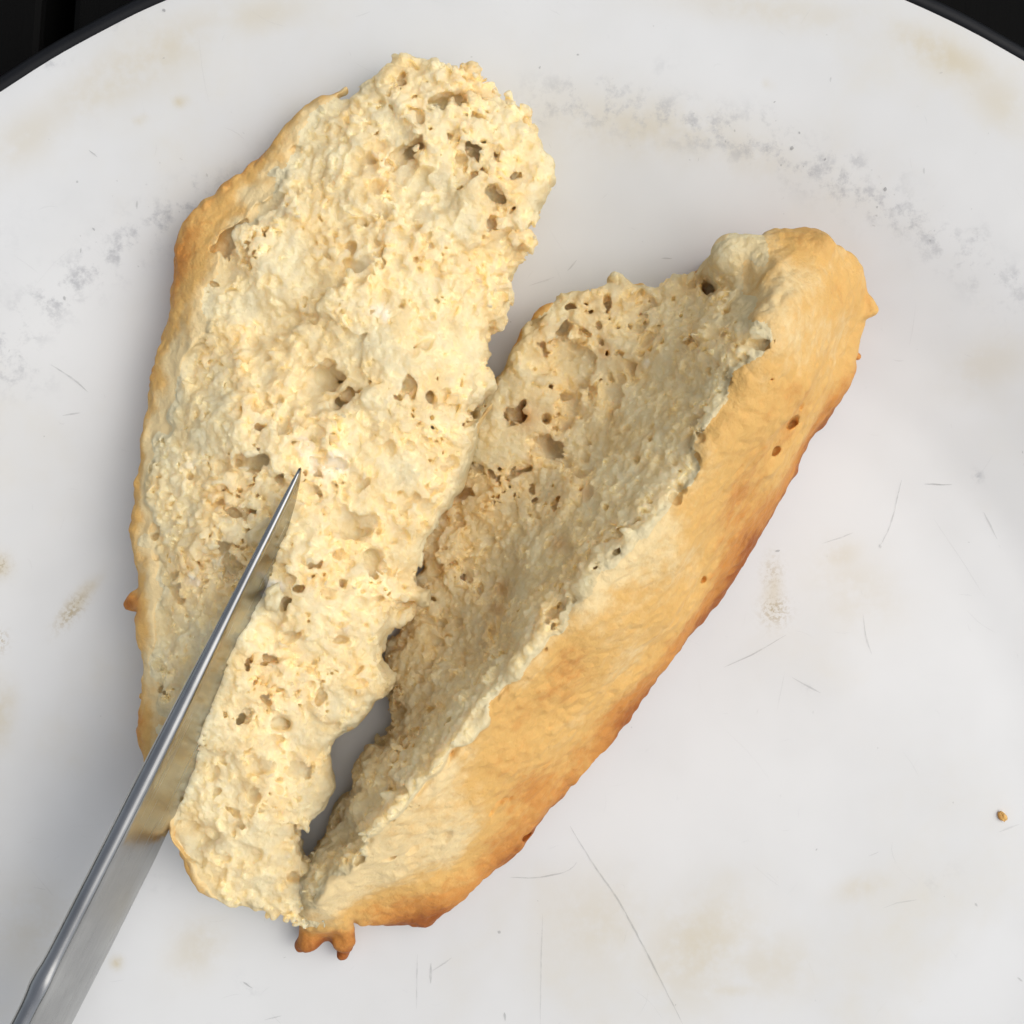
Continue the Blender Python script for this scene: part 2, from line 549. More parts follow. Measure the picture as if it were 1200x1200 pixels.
    for pts, wid, k_ in [
        ([(1056, 562), (1048, 600), (1040, 625), (1030, 641)], 1.5, .45), ([(1083, 567), (1098, 568), (1115, 568)], 1.6, .7), ([(1030, 638), (1032, 642)], 3, .7),
        ([(848, 782), (880, 768), (921, 744)], 1.3, .5), ([(668, 968), (690, 1005), (725, 1055), (760, 1120), (795, 1190), (800, 1200)], 1.8, .5),
        ([(598, 1028), (630, 1029), (672, 1020), (676, 1010)], 1.4, .5), ([(636, 1070), (634, 1120), (633, 1200)], 1.5, .3), ([(505, 1128), (505, 1152)], 3.0, .45), ([(506, 1138), (530, 1122)], 1.6, .35),
        ([(489, 1118), (488, 1182)], 1.6, .35), ([(591, 1186), (592, 1196)], 2.2, .7), ([(928, 794), (950, 806), (962, 812)], 1.6, .4), ([(1011, 720), (1014, 750), (1021, 766)], 2.0, .35),
        ([(963, 637), (985, 630), (1000, 624)], 1.4, .4), ([(908, 646), (914, 645)], 3, .75), ([(1152, 600), (1168, 632)], 1.6, .35), ([(60, 428), (85, 442), (104, 460)], 1.6, .5),
        ([(74, 487), (95, 484)], 1.4, .45), ([(104, 176), (114, 184)], 1.8, .7), ([(191, 11), (194, 14)], 4.0, 1.), ([(108, 267), (111, 270)], 3, .8), ([(89, 213), (92, 213)], 2.5, .7), ([(75, 347), (76, 352)], 2.5, .9),
        ([(929, 171), (927, 176)], 4, .9), ([(966, 186), (968, 187)], 3.5, .9), ([(1038, 219), (1037, 224)], 4.2, .95), ([(974, 90), (973, 96)], 2, .6), ([(936, 156), (938, 155)], 3, .8),
        ([(907, 119), (908, 120)], 2.5, .8), ([(860, 153), (862, 153)], 3, .7), ([(1089, 282), (1091, 282)], 3, .7), ([(1083, 196), (1083, 204)], 1.8, .5), ([(1027, 243), (1029, 243)], 2.5, .7),
        ([(160, 235), (160, 245)], 2, .5), ([(95, 290), (94, 296)], 2, .6), ([(677, 63), (677, 65)], 2.5, .7), ([(632, 78), (633, 79)], 3.0, .7), ([(1116, 940), (1117, 940)], 2.4, .6), ([(956, 995), (957, 996)], 2.4, .6),
        ([(1035, 1064), (1050, 1058), (1075, 1054)], 1.2, .3), ([(1018, 1003), (1030, 998)], 1.2, .4), ([(1192, 1145), (1198, 1150)], 2.0, .5), ([(1170, 975), (1195, 965)], 2.0, .3), ([(1142, 1058), (1145, 1062)], 2.5, .5),
        ([(285, 1150), (296, 1158)], 1.8, .6), ([(583, 1091), (587, 1093)], 3, .7), ([(392, 830), (396, 823)], 2, .6), ([(310, 1195), (330, 1190)], 1.4, .4), ([(40, 1040), (55, 1042)], 1, .3),
        ([(190, 875), (202, 880)], 1.6, .3), ([(620, 335), (650, 325)], 1.6, .35), ([(775, 303), (787, 303)], 1.5, .6), ([(665, 318), (676, 305)], 1.8, .4)]:
        ribbon(pts, wid, k_)
    for _ in range(300):                       # faint wear scratches, at random
        a, b = g.uniform(-40, 1240), g.uniform(-20, 1240)
        L, d = g.exponential(16) + 3, g.uniform(0, np.pi)
        c = g.normal(0, 2)
        ribbon([(a, b), (a + L * math.cos(d) / 2 - c * math.sin(d), b + L * math.sin(d) / 2 + c * math.cos(d)), (a + L * math.cos(d), b + L * math.sin(d))], g.uniform(.6, 1.1), g.uniform(.05, .20))
    for _ in range(170):                       # pin-head chips
        if g.random() < .6:
            t_ = math.radians(g.uniform(35, 165)); q_ = g.normal(.1066, .004)
            x_, y_ = PC[0] + q_ * math.cos(t_), PC[1] + q_ * math.sin(t_)
            a, b = 600 + x_ / S0 / .975, 600 - y_ / S0 / .975
        else:
            a, b = g.uniform(0, 1200), g.uniform(0, 1200)
        d = g.uniform(0, np.pi); L = g.exponential(1.6) + .8
        ribbon([(a, b), (a + L * math.cos(d), b + L * math.sin(d))], g.uniform(1.0, 2.0), g.uniform(.15, .6))
    ok = [f for f in F if np.hypot(*np.array(V[f[0]])[:2]) < RM - .001]
    t = NT("rubbed_metal_mark")
    t.put(t.p.inputs["Base Color"], (.13, .13, .135, 1))
    t.p.inputs["Roughness"].default_value = .5
    tr = t.n.new("ShaderNodeBsdfTransparent")
    ms = t.n.new("ShaderNodeMixShader")
    t.put(ms.inputs[0], t.math('MULTIPLY', t.attr("ink"), t.ramp(t.noise(900, 3), .3, .6, .45, 1)))
    t.l.new(tr.outputs[0], ms.inputs[1]); t.l.new(t.p.outputs[0], ms.inputs[2])
    t.l.new(ms.outputs[0], t.n["Material Output"].inputs["Surface"])
    link("scratch_marks", mesh_np("scratch_marks", np.array(V), np.array(ok), dict(ink=np.array(K))), t.m, root, kind="stuff")


# ------------------------------------------------------------------ bread
def build_half(name, label, frame, outline, tops, crumb_poly, side, seed, crumb_mat, holes, blobs, brown_fn, pale_px, lump=1.0, hole_shade_px=(), ridge=None, fills=()):
    (x0, y0), rz = frame
    ca, sa = math.cos(rz), math.sin(rz)
    def loc(px, py, z):
        x, y, _ = unproj(px, py, z)
        x -= x0; y -= y0
        return x * ca + y * sa, -x * sa + y * ca
    ol = smooth_poly([loc(*p) for p in outline], 1)
    pad = .004
    lo = ol.min(0) - pad; hi = ol.max(0) + pad
    zmax = max(t[2] for t in tops) + .006
    zlo = -.0009
    nx, ny = [int(math.ceil((hi[i] - lo[i]) / VOX)) for i in (0, 1)]
    nz = int(math.ceil((zmax - zlo) / VOX))
    A, B = np.meshgrid(lo[0] + np.arange(nx) * VOX, lo[1] + np.arange(ny) * VOX, indexing='ij')
    z = (zlo + np.arange(nz) * VOX).astype(np.float32)
    d2 = poly_sd(A, B, ol)
    d2 = d2 + .00034 * noise2((nx, ny), .0045, seed + 50) + .00013 * noise2((nx, ny), .0016, seed + 51)
    tp = np.array([loc(*t) for t in tops])
    if ridge:                                       # two faces that meet in a crest
        ta = np.array([loc(*t) for t in ridge[0]]); tb = np.array([loc(*t) for t in ridge[1]])
        za = rbf(ta, [t[2] for t in ridge[0]], A, B); zb = rbf(tb, [t[2] for t in ridge[1]], A, B)
        zt = -smax(-za, -zb, .0038)
        zt = np.minimum(zt, .0365)
        crest = (za - zb) * .6 - .0006
    else:
        zt = rbf(tp, [t[2] for t in tops], A, B)
    zt = np.clip(zt, .002, zmax - .004)
    gx, gy = np.gradient(zt, VOX)
    slope = np.sqrt(1 + gx ** 2 + gy ** 2)
    cp = smooth_poly([loc(*p) for p in crumb_poly], 1)
    dc = poly_sd(A, B, cp)
    if ridge:
        dc = np.maximum(dc, crest)
    dc = dc + .0007 * noise2((nx, ny), .0035, seed + 60) + .0005 * noise2((nx, ny), .0014, seed + 61)
    Mc = 1 - smooth(-.0008, .0006, dc)

    f32 = np.float32
    d2 = d2 + Mc * (.0007 * noise2((nx, ny), .0030, seed + 52) + .0004 * noise2((nx, ny), .0013, seed + 53))     # torn, crumbly outline
    d2 = d2.astype(f32)[:, :, None]; ztf = zt.astype(f32)[:, :, None]
    Z = z[None, None, :]
    dtop = (Z - ztf) / slope.astype(f32)[:, :, None]
    dside = d2 + side(Z, d2).astype(f32)
    d = smax(dtop, dside, f32(.0022))
    depth = Z - ztf
    for px, py, zz, r, st in blobs:
        a, b = loc(px, py, zz)
        dd = np.sqrt(((A - a) ** 2 + (B - b) ** 2)[:, :, None].astype(f32) * f32(st) + (Z - f32(zz)) ** 2) - f32(r)
        d = -smax(-d, -dd, f32(.0012))
    sh = d.shape
    # torn, flaky relief on the crumb; slow swelling and wrinkles on the crust
    M = Mc.astype(f32)[:, :, None] * smooth(-.014, -.009, depth).astype(f32)
    n8 = noise(sh, .0095, seed + 1)
    n3 = noise(sh, .0042, seed + 2)
    n2 = noise(sh, .0021, seed + 4)
    n1 = noise(sh, .0011, seed + 5)
    n0 = noise(sh, .00062, seed + 6)
    amp = f32(lump) * (.65 + .55 * smooth(-.9, .9, noise2((nx, ny), .0085, seed + 65))).astype(f32)[:, :, None]
    amp = amp * (f32(.4) + f32(.6) * smooth(0, -.0030, dc[:, :, None]).astype(f32))
    rel = .00050 * n8 + f32(lump) * .00030 * n3
    t5 = smooth(-.2, .2, noise(sh, .0072, seed + 3) + .42 * n3 + .22 * n2 + .18 * n1 + .06 * n0).astype(f32)   # torn ledges
    rel += amp * .00110 * (t5 - .5)
    rel += amp * .00016 * (np.abs(n2) - .75)           # round heads, sharp creases
    rel += amp * .00020 * (np.abs(n1) - .75)
    rel += amp * .00030 * (np.abs(n0) - .75) + amp * .00019 * noise(sh, .00040, seed + 10)
    pit = noise(sh, .0031, seed + 12) + .35 * n1 + .25 * n0     # ragged hollows
    rel -= amp * .0019 * np.clip(pit - .9, 0, .9)
    cr = .00034 * noise(sh, .0105, seed + 7, (1.6, 1, 1)) + .00032 * noise(sh, .0038, seed + 8, (1.5, .9, .9)) - .00016 * np.abs(noise(sh, .0030, seed + 9, (2.2, 1, 1))) + .00010 * np.abs(n1) + .00004 * n0
    d += -rel * M - (1 - M) * cr
    del rel, cr, t5, n8, n3, pit
    # gas holes
    g = np.random.default_rng(seed + 20)
    hl = []
    for px, py, ra, rb, deg, dep in holes:
        i = loc(px, py, .018)
        # refine with the real height
        for _ in range(3):
            ii = int(np.clip((i[0] - lo[0]) / VOX, 0, nx - 1)); jj = int(np.clip((i[1] - lo[1]) / VOX, 0, ny - 1))
            i = loc(px, py, zt[ii, jj])
        hl.append((i[0], i[1], zt[ii, jj] - dep * .001 * .12, ra * S0, rb * S0, dep * .001 * (.68 if ridge else .55), math.radians(deg) - rz))
    cand = np.argwhere((Mc > .9) & (d2[:, :, 0] < -.0015))
    area = len(cand) * VOX * VOX
    n = int(area * 1e6 * (6.0 if ridge else 3.4))
    gate = noise2((nx, ny), .0045, seed + 66)
    pick = cand[g.integers(0, len(cand), n)]
    pick = pick[g.random(n) < .30 + .70 * smooth(-.6, .9, gate[pick[:, 0], pick[:, 1]])]
    rr = (.00020 if ridge else .00017) * (1 - g.random(len(pick))) ** (-1 / 2.8)
    rr = np.minimum(rr, .0008)
    for (ii, jj), r in zip(pick, rr):
        e = g.uniform(1, 2.1)
        hl.append((A[ii, jj], B[ii, jj], zt[ii, jj] + g.normal(-.0005 if ridge else -.0001, .00050), r * e, r / math.sqrt(e), r * g.uniform(.8, 1.3), g.uniform(0, np.pi)))
    for a, b, zz, ra, rb, rc, an in hl:
        R = max(ra, rb, rc) * 1.35 + VOX
        i0, i1 = int((a - R - lo[0]) / VOX), int((a + R - lo[0]) / VOX) + 2
        j0, j1 = int((b - R - lo[1]) / VOX), int((b + R - lo[1]) / VOX) + 2
        k0, k1 = int((zz - R - zlo) / VOX), int((zz + R - zlo) / VOX) + 2
        i0, j0, k0 = max(i0, 0), max(j0, 0), max(k0, 8)
        if i1 <= i0 or j1 <= j0 or k1 <= k0: continue
        sl_ = (slice(i0, i1), slice(j0, j1), slice(k0, k1))
        aa = A[i0:i1, j0:j1] - a; bb = B[i0:i1, j0:j1] - b
        c_, s_ = math.cos(an), math.sin(an)
        u = (aa * c_ + bb * s_) / ra; v_ = (-aa * s_ + bb * c_) / rb
        q = np.sqrt((u * u + v_ * v_)[:, :, None] + ((z[k0:k1] - zz) / rc)[None, None] ** 2)
        m = min(ra, rb, rc)
        e = (q - 1) * m + m * (.20 * n2[sl_] + .30 * n1[sl_] + .14 * n0[sl_])
        d[sl_] = np.maximum(d[sl_], -e.astype(f32))
    for px, py, zz, r in fills:                   # solid rim where the slice runs thin
        a, b = loc(px, py, zz)
        d = np.minimum(d, np.sqrt(((A - a) ** 2 + (B - b) ** 2)[:, :, None].astype(f32) + (Z - f32(zz)) ** 2) - f32(r) + f32(.00025) * n1)
    d = np.maximum(d, f32(.00025) - Z)            # flat where it sits on the plate
    d[0], d[-1] = 1, 1; d[:, 0], d[:, -1] = 1, 1; d[:, :, 0], d[:, :, -1] = 1, 1
    v, q = surface_net(d)
    vi = np.clip(np.rint(v[:, 0]).astype(int), 0, nx - 1); vj = np.clip(np.rint(v[:, 1]).astype(int), 0, ny - 1)
    P = np.stack([lo[0] + v[:, 0] * VOX, lo[1] + v[:, 1] * VOX, zlo + v[:, 2] * VOX], 1)
    # loose floating bits are dropped: keep the largest body
    par = np.arange(len(P))
    for _ in range(60):
        m = par[q].min(1)
        new = par.copy()
        for k in range(4):
            np.minimum.at(new, q[:, k], m)
        new = new[new]
        if (new == par).all(): break
        par = new
    while True:
        m = par[q].min(1); new = par.copy()
        for k in range(4): np.minimum.at(new, q[:, k], m)
        new = new[new][new[new]]
        if (new == par).all(): break
        par = new
    ids, ct = np.unique(par, return_counts=True)
    q = q[par[q[:, 0]] == ids[ct.argmax()]]
    dep = P[:, 2] - zt[vi, vj]
    crumb_v = (dc[vi, vj] < 0) & (dep > -.0115)
    X = x0 + P[:, 0] * ca - P[:, 1] * sa; Y = y0 + P[:, 0] * sa + P[:, 1] * ca
    kk = CAM_H / (CAM_H - P[:, 2])
    PX, PY = 600 + X / S0 * kk, 600 - Y / S0 * kk
    def spots(lst):
        o = np.zeros(len(P))
        for px, py, r, k_ in lst:
            o = np.maximum(o, k_ * np.exp(-((PX - px) ** 2 + (PY - py) ** 2) / r ** 2))
        return o
    pale = smooth(.3, .8, spots(pale_px) * (1 + .45 * noise2((nx, ny), .0009, seed + 70)[vi, vj])) if pale_px else np.zeros(len(P))
    hole_shade = spots(hole_shade_px) if hole_shade_px else np.zeros(len(P))
    brown = brown_fn(P, PX, PY, d2[vi, vj, 0], dc[vi, vj]) + .11 * noise2((nx, ny), .006, seed + 71)[vi, vj]
    root = empty(name, (x0, y0, 0), rz, label, "bread half", "halves of the split bread roll")
    fn = np.cross(P[q[:, 2]] - P[q[:, 0]], P[q[:, 3]] - P[q[:, 1]])
    N = np.stack([sum(np.bincount(q[:, k], fn[:, c], len(P)) for k in range(4)) for c in range(3)], 1)
    N /= np.linalg.norm(N, axis=1)[:, None] + 1e-20
    fc = crumb_v[q].sum(1) >= 2
    for nm, sel, mt in (("crumb", fc, crumb_mat), ("crust", ~fc, M_CRUST)):
        qq = q[sel]
        used, inv = np.unique(qq, return_inverse=True)
        link(nm, mesh_np(nm, P[used], inv.reshape(-1, 4), dict(soft=smooth(.0001, .0016, np.abs(dc[vi, vj]))[used], brown=brown[used], pale=pale[used], hole_shade=hole_shade[used]), normals=N[used]), mt, root)
    return root


mm = .001


def Zs(lst):
    return [(a, b, c * mm) for a, b, c in lst]


def build_left():
    outline = Zs([(470, 62, 16), (500, 76, 16), (530, 88, 16), (556, 74, 16), (588, 92, 16), (597, 140, 16), (628, 158, 16), (654, 198, 16), (630, 240, 17), (626, 300, 17), (606, 358, 17),
                  (582, 400, 17), (574, 440, 17), (560, 485, 17), (545, 530, 17), (522, 580, 17), (507, 630, 17), (488, 685, 17), (468, 735, 17), (452, 765, 17), (440, 808, 16), (418, 842, 15),
                  (385, 862, 14), (374, 890, 13), (374, 930, 13), (360, 968, 12), (350, 998, 11), (390, 1024, 10), (392, 1082, 10), (335, 1092, 10), (280, 1070, 10), (235, 1030, 10),
                  (203, 985, 11), (188, 940, 12), (168, 888, 12), (163, 840, 12), (164, 790, 12), (162, 720, 12), (153, 640, 12), (151, 560, 12), (156, 490, 12), (166, 435, 12), (190, 385, 12), (210, 330, 12),
                  (216, 285, 12), (238, 250, 12), (280, 215, 12), (305, 165, 12), (342, 122, 13), (385, 97, 14), (432, 76, 15)])
    tops = Zs([(480, 90, 16.5), (560, 105, 17), (620, 195, 16.5), (330, 180, 14.5), (245, 290, 13.5), (430, 250, 20), (560, 300, 19.5), (600, 330, 18), (575, 400, 18), (380, 430, 21), (480, 450, 20.5),
               (195, 450, 14), (170, 560, 13.5), (300, 560, 20), (400, 600, 20.5), (500, 600, 18.5), (250, 700, 18.5), (170, 700, 13), (400, 750, 19.5), (450, 755, 18), (180, 840, 14.5),
               (280, 850, 18), (380, 840, 16.5), (355, 950, 14.5), (215, 970, 14), (280, 980, 15.5), (300, 1060, 11.5), (345, 1060, 11.5), (235, 1020, 13), (300, 300, 17.5), (240, 420, 17)])
    crumb = Zs([(460, 60, 16), (500, 66, 16), (560, 60, 16), (605, 90, 16), (660, 190, 16), (640, 300, 17), (612, 380, 17), (590, 440, 17), (540, 590, 17), (480, 760, 17), (450, 830, 16),
                (400, 870, 14), (390, 930, 13), (370, 990, 11), (410, 1020, 10), (410, 1105, 10), (320, 1096, 10), (262, 1062, 11), (225, 1005, 12), (205, 950, 13), (190, 880, 13), (186, 800, 14), (184, 720, 14), (178, 640, 14),
                (180, 560, 14), (190, 490, 15), (205, 430, 15), (235, 370, 15), (238, 330, 15), (275, 280, 16), (300, 245, 16), (325, 190, 15), (360, 140, 15), (405, 105, 15)])
    def side(Z, d2):
        zm = .0125
        lowr = .0095 * (1 - np.sqrt(np.clip(1 - ((zm - Z) / zm).clip(0, 1) ** 2, 0, 1)))
        up = .0014 * ((Z - zm) / .006).clip(0, 2) ** 2
        return lowr + up
    holes = [(382, 452, 19, 34, 78, 6.5), (478, 176, 26, 8, 32, 4.5), (462, 108, 20, 7, 40, 3), (520, 120, 26, 10, 5, 3), (410, 617, 17, 12, -20, 4.5), (430, 612, 8, 8, 0, 2.5), (400, 300, 16, 12, 30, 3),
             (478, 452, 8, 8, 0, 2.5), (502, 466, 6, 10, 10, 2.2), (490, 405, 20, 6, 30, 2.5), (495, 212, 12, 8, -30, 2.0), (545, 312, 6, 12, 0, 2.2), (577, 260, 10, 6, 0, 2.), (415, 310, 26, 8, 30, 2.6), (405, 312, 12, 10, 0, 3),
             (450, 350, 8, 8, 0, 2.5), (302, 600, 13, 10, 20, 2.5), (304, 505, 7, 7, 0, 2), (182, 642, 7, 20, 4, 2.2), (208, 690, 9, 18, 10, 2.4), (222, 560, 5, 5, 0, 2), (335, 710, 10, 10, 0, 3), (350, 690, 14, 6, 0, 2.5),
             (333, 848, 12, 9, -30, 3), (355, 832, 6, 5, 0, 2), (247, 910, 6, 10, 0, 2.3), (268, 968, 10, 12, 0, 2.5), (312, 900, 10, 10, 0, 2), (302, 1048, 12, 6, 0, 1.6), (343, 1032, 10, 7, 0, 2), (340, 745, 8, 6, 0, 2.2),
             (222, 455, 8, 9, 10, 2.4), (240, 440, 9, 6, 30, 2.2), (290, 430, 20, 9, 0, 2.4), (320, 240, 26, 8, 38, 2.2), (268, 285, 22, 8, 40, 2.4), (300, 540, 22, 8, 35, 2), (440, 530, 8, 8, 0, 2), (455, 527, 7, 6, 0, 2.), (360, 770, 14, 7, 30, 2.2),
             (262, 780, 6, 8, 0, 2.), (430, 655, 12, 8, 20, 2.), (470, 590, 9, 12, 0, 2.2), (330, 330, 14, 7, -30, 2.4), (535, 360, 10, 10, 0, 2), (560, 180, 10, 6, 20, 1.8), (440, 215, 10, 8, 0, 2), (345, 180, 16, 8, 60, 1.6)]
    blobs = [(159, 702, .011, .0010, 1.0), (154, 707, .0105, .0007, 1.0), (150, 710, .0100, .0005, 1.0), (168, 856, .010, .0012, 1.0), (166, 815, .010, .0008, 1.0)]
    def brown(P, PX, PY, d2, dc):
        edge = smooth(-.0035, 0, d2)
        b = -.15 + .36 * smooth(0, .0035, dc) + .28 * edge - .25 * smooth(760, 1050, PY) * (1 - edge * .3)
        b = b + .5 * np.exp(-((PX - 149) ** 2 + (PY - 708) ** 2) / 14 ** 2) + .35 * np.exp(-((PX - 166) ** 2 + (PY - 850) ** 2) / 45 ** 2) + .08 * np.exp(-((PX - 222) ** 2 + (PY - 300) ** 2) / 22 ** 2)
        return b + .35 * smooth(.009, .003, P[:, 2])
    pale = [(378, 545, 22, .9), (358, 522, 14, 1.0), (400, 540, 18, .8), (320, 690, 16, 1.), (230, 545, 22, .45), (300, 255, 26, .25), (225, 690, 20, .5), (445, 370, 24, .35), (400, 740, 30, .35), (450, 300, 20, .3)]
    build_half("bread_half", "flat bread half lying with its pale torn crumb upwards, knife tip resting on it", (unproj(335, 580, 0)[:2], math.radians(76)),
               outline, tops, crumb, side, 100, M_CRUMB, holes, blobs, brown, pale, 1.0, fills=[(226, 972, .0092, .0030), (222, 960, .0095, .0028), (236, 992, .0090, .0030)])


def build_right():
    outline = Zs([(590, 425, 8), (604, 400, 8.5), (630, 370, 9), (660, 352, 10), (692, 344, 11), (725, 338, 12), (765, 333, 13), (800, 338, 15), (818, 334, 16), (826, 348, 17), (845, 343, 21), (841, 305, 23), (868, 280, 24), (905, 269, 24), (945, 272, 23),
                  (985, 285, 21), (1018, 300, 18), (1026, 330, 15), (1031, 365, 12), (1014, 395, 9), (1008, 420, 7), (1000, 450, 5), (982, 490, 4), (955, 524, 3.5), (928, 572, 3.5), (898, 622, 3.5), (866, 668, 3.5),
                  (838, 714, 3.5), (804, 760, 3.5), (768, 803, 3.5), (730, 850, 3.5), (692, 896, 3.5), (655, 940, 3.5), (618, 985, 3.5), (588, 1020, 3.5), (556, 1050, 3.5), (528, 1074, 3.5), (505, 1097, 3), (478, 1088, 4), (452, 1086, 5), (425, 1084, 6), (412, 1076, 6), (414, 1090, 4), (417, 1108, 3), (410, 1126, 3), (401, 1140, 3), (393, 1134, 3), (388, 1117, 3), (381, 1110, 3), (374, 1124, 3), (366, 1120, 3), (356, 1126, 3), (346, 1116, 3), (330, 1121, 3), (334, 1108, 3), (346, 1098, 4), (352, 1084, 8),
                  (352, 1050, 11), (345, 1010, 8), (380, 985, 8), (392, 950, 8), (405, 915, 7.5), (430, 880, 7), (445, 845, 6.5), (440, 805, 6), (440, 760, 5), (460, 690, 5), (490, 600, 5), (530, 510, 5.5), (560, 460, 7)])
    crest = [(905, 335, 32), (885, 375, 34), (850, 470, 34), (780, 590, 32.5), (700, 680, 31.5), (650, 740, 30.5), (590, 810, 29.5), (500, 920, 27.5), (430, 990, 24), (370, 1045, 18.5)]
    knob = [(870, 300, 26), (920, 285, 26.5), (855, 330, 24), (965, 300, 26), (1010, 320, 20), (1020, 360, 15)]
    inner = [(835, 410, 29.5), (805, 470, 29), (735, 570, 27), (665, 650, 25.5), (610, 740, 24.5), (540, 825, 23.2), (465, 920, 21), (415, 985, 18.3),
             (610, 405, 9), (640, 400, 10), (720, 370, 12), (780, 350, 14), (820, 350, 17), (620, 480, 9), (690, 480, 13), (750, 440, 17), (580, 560, 8), (640, 580, 12), (530, 650, 6.5), (580, 680, 11), (500, 720, 6.2),
             (540, 760, 11), (460, 790, 6.2), (490, 840, 12), (450, 860, 8), (410, 930, 9), (385, 985, 9), (360, 1020, 10), (352, 1070, 10.5)]
    outer = [(965, 405, 25), (945, 470, 23), (900, 540, 23), (820, 650, 21.5), (740, 760, 20), (650, 860, 18.5), (570, 960, 17), (490, 1020, 15), (430, 1050, 13),
             (1008, 400, 11), (992, 450, 8), (950, 520, 6.5), (895, 615, 6), (835, 705, 6), (765, 795, 6), (690, 888, 6), (615, 976, 6), (555, 1040, 6), (505, 1085, 5), (460, 1080, 7), (412, 1072, 10), (365, 1075, 13)]
    flake = [(366, 1100, 6.2), (402, 1098, 7), (383, 1110, 3.8), (346, 1110, 4.6), (400, 1118, 5.6), (362, 1114, 5.6)]
    tops = Zs(crest + knob + inner + outer + flake)
    ridge = (Zs(crest + knob + inner + flake), Zs(crest + knob + outer + flake))
    crumb = Zs([(575, 430, 8), (610, 398, 9), (640, 372, 10), (690, 335, 12), (770, 322, 14), (815, 325, 16), (835, 330, 19), (830, 300, 23), (860, 265, 25), (888, 258, 25), (902, 290, 26), (905, 325, 30), (890, 360, 33),
                (898, 385, 34), (890, 440, 33), (865, 490, 33), (820, 570, 31.5), (775, 627, 30.5), (720, 690, 30), (695, 730, 29.5), (660, 763, 29), (615, 815, 28), (565, 875, 27), (520, 933, 26), (480, 975, 25), (425, 1020, 22), (385, 1050, 18),
                (362, 1078, 12), (335, 1086, 11), (320, 1000, 8), (370, 960, 8), (420, 860, 7), (420, 760, 5), (470, 600, 5), (540, 450, 6)])
    def side(Z, d2):
        zm = .004
        return .0030 * (1 - np.sqrt(np.clip(1 - ((zm - Z) / zm).clip(0, 1) ** 2, 0, 1)))
    holes = [(615, 489, 20, 13, 25, 3.2), (618, 487, 9, 6, 10, 4.5), (640, 490, 6, 6, 0, 3.0), (711, 411, 6, 14, 12, 3.4), (705, 402, 4, 8, 30, 2.4), (645, 522, 14, 7, -35, 3), (686, 540, 5, 8, -20, 3), (690, 576, 6, 9, -10, 3), (655, 636, 11, 5, 30, 3), (643, 642, 5, 4, 0, 3),
             (588, 684, 6, 11, -20, 3), (583, 714, 8, 6, 30, 3), (680, 556, 8, 4, 20, 2.6), (540, 578, 14, 8, 10, 3), (545, 574, 8, 4, 20, 3), (608, 622, 10, 6, 0, 2.4), (542, 642, 6, 4, 0, 2.6), (554, 655, 3, 3, 0, 2.6), (570, 645, 8, 3, 30, 2.4), (562, 690, 3, 6, 0, 2.6),
             (497, 727, 12, 5, -10, 2.6), (515, 730, 8, 4, -10, 2.4), (505, 675, 14, 4, 0, 2.4), (540, 757, 7, 3, 10, 2.4), (594, 544, 4, 5, 0, 2.4), (620, 550, 7, 4, 30, 2.4), (682, 452, 6, 4, 0, 2.6), (688, 470, 9, 8, 20, 2.), (656, 454, 6, 5, 0, 2), (740, 430, 12, 6, 0, 2.4), (785, 455, 8, 4, 30, 2),
             (637, 412, 7, 6, 10, 1.8), (684, 360, 16, 5, 5, 1.8), (712, 358, 4, 8, 0, 1.6), (750, 385, 8, 6, 30, 2), (470, 835, 14, 6, 20, 2.6), (505, 832, 12, 5, 15, 3), (500, 780, 10, 5, 0, 2.4), (470, 870, 8, 9, 0, 2.6), (655, 660, 4, 14, -20, 2.2), (610, 660, 4, 12, -20, 2.2), (760, 395, 8, 4, 40, 2),
             (932, 496, 9, 5, 45, 3.0), (912, 526, 7, 4, 20, 2.4), (594, 940, 16, 6, 35, 2.0), (612, 984, 11, 5, 30, 1.8), (895, 408, 2.5, 2.5, 0, 1.6), (905, 444, 2.5, 2.5, 0, 1.6), (945, 470, 5, 14, -25, 1.4), (510, 990, 40, 14, 30, 1.3), (825, 680, 3, 3, 0, 1.2)]
    blobs = [(400, 1106, .0045, .0015, 1.0), (364, 1104, .0040, .0014, 1.0), (351, 1110, .0032, .0009, 1.0), (398, 1120, .0032, .0008, 1.0), (1020, 362, .0125, .0014, 1.0), (965, 292, .024, .0014, 1.0), (1005, 418, .006, .0008, 1.0), (860, 300, .023, .0022, 1.0)]
    def brown(P, PX, PY, d2, dc):
        hz = P[:, 2]
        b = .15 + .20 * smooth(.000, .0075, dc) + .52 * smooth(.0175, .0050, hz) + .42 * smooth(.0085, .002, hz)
        b = b - .30 * smooth(800, 1020, PY) * smooth(640, 480, PX) + .12 * np.exp(-((PX - 905) ** 2 + (PY - 440) ** 2) / 75 ** 2)
        b = b - .06 * smooth(380, 290, PY) + .20 * np.exp(-((PX - 600) ** 2 + (PY - 985) ** 2) / 50 ** 2) + .2 * np.exp(-((PX - 980) ** 2 + (PY - 350) ** 2) / 30 ** 2)
        return b + .25 * smooth(1082, 1098, PY) * smooth(425, 408, PX)
    pale = [(755, 425, 12, .35), (735, 450, 10, .5)]
    hole_shade = [(616, 489, 14, .75), (710, 412, 9, .5), (645, 522, 10, .35), (687, 578, 8, .4), (655, 637, 10, .45), (588, 690, 9, .45), (583, 714, 8, .5), (540, 578, 12, .35)]  # painted shade, set on the larger gas holes
    r = build_half("bread_half", "tilted bread half with its golden brown crust side facing up and outwards", (unproj(700, 690, 0)[:2], math.radians(56.8)),
                   outline, tops, crumb, side, 300, M_CRUMB2, holes, blobs, brown, pale, .8, hole_shade, ridge)
    return r


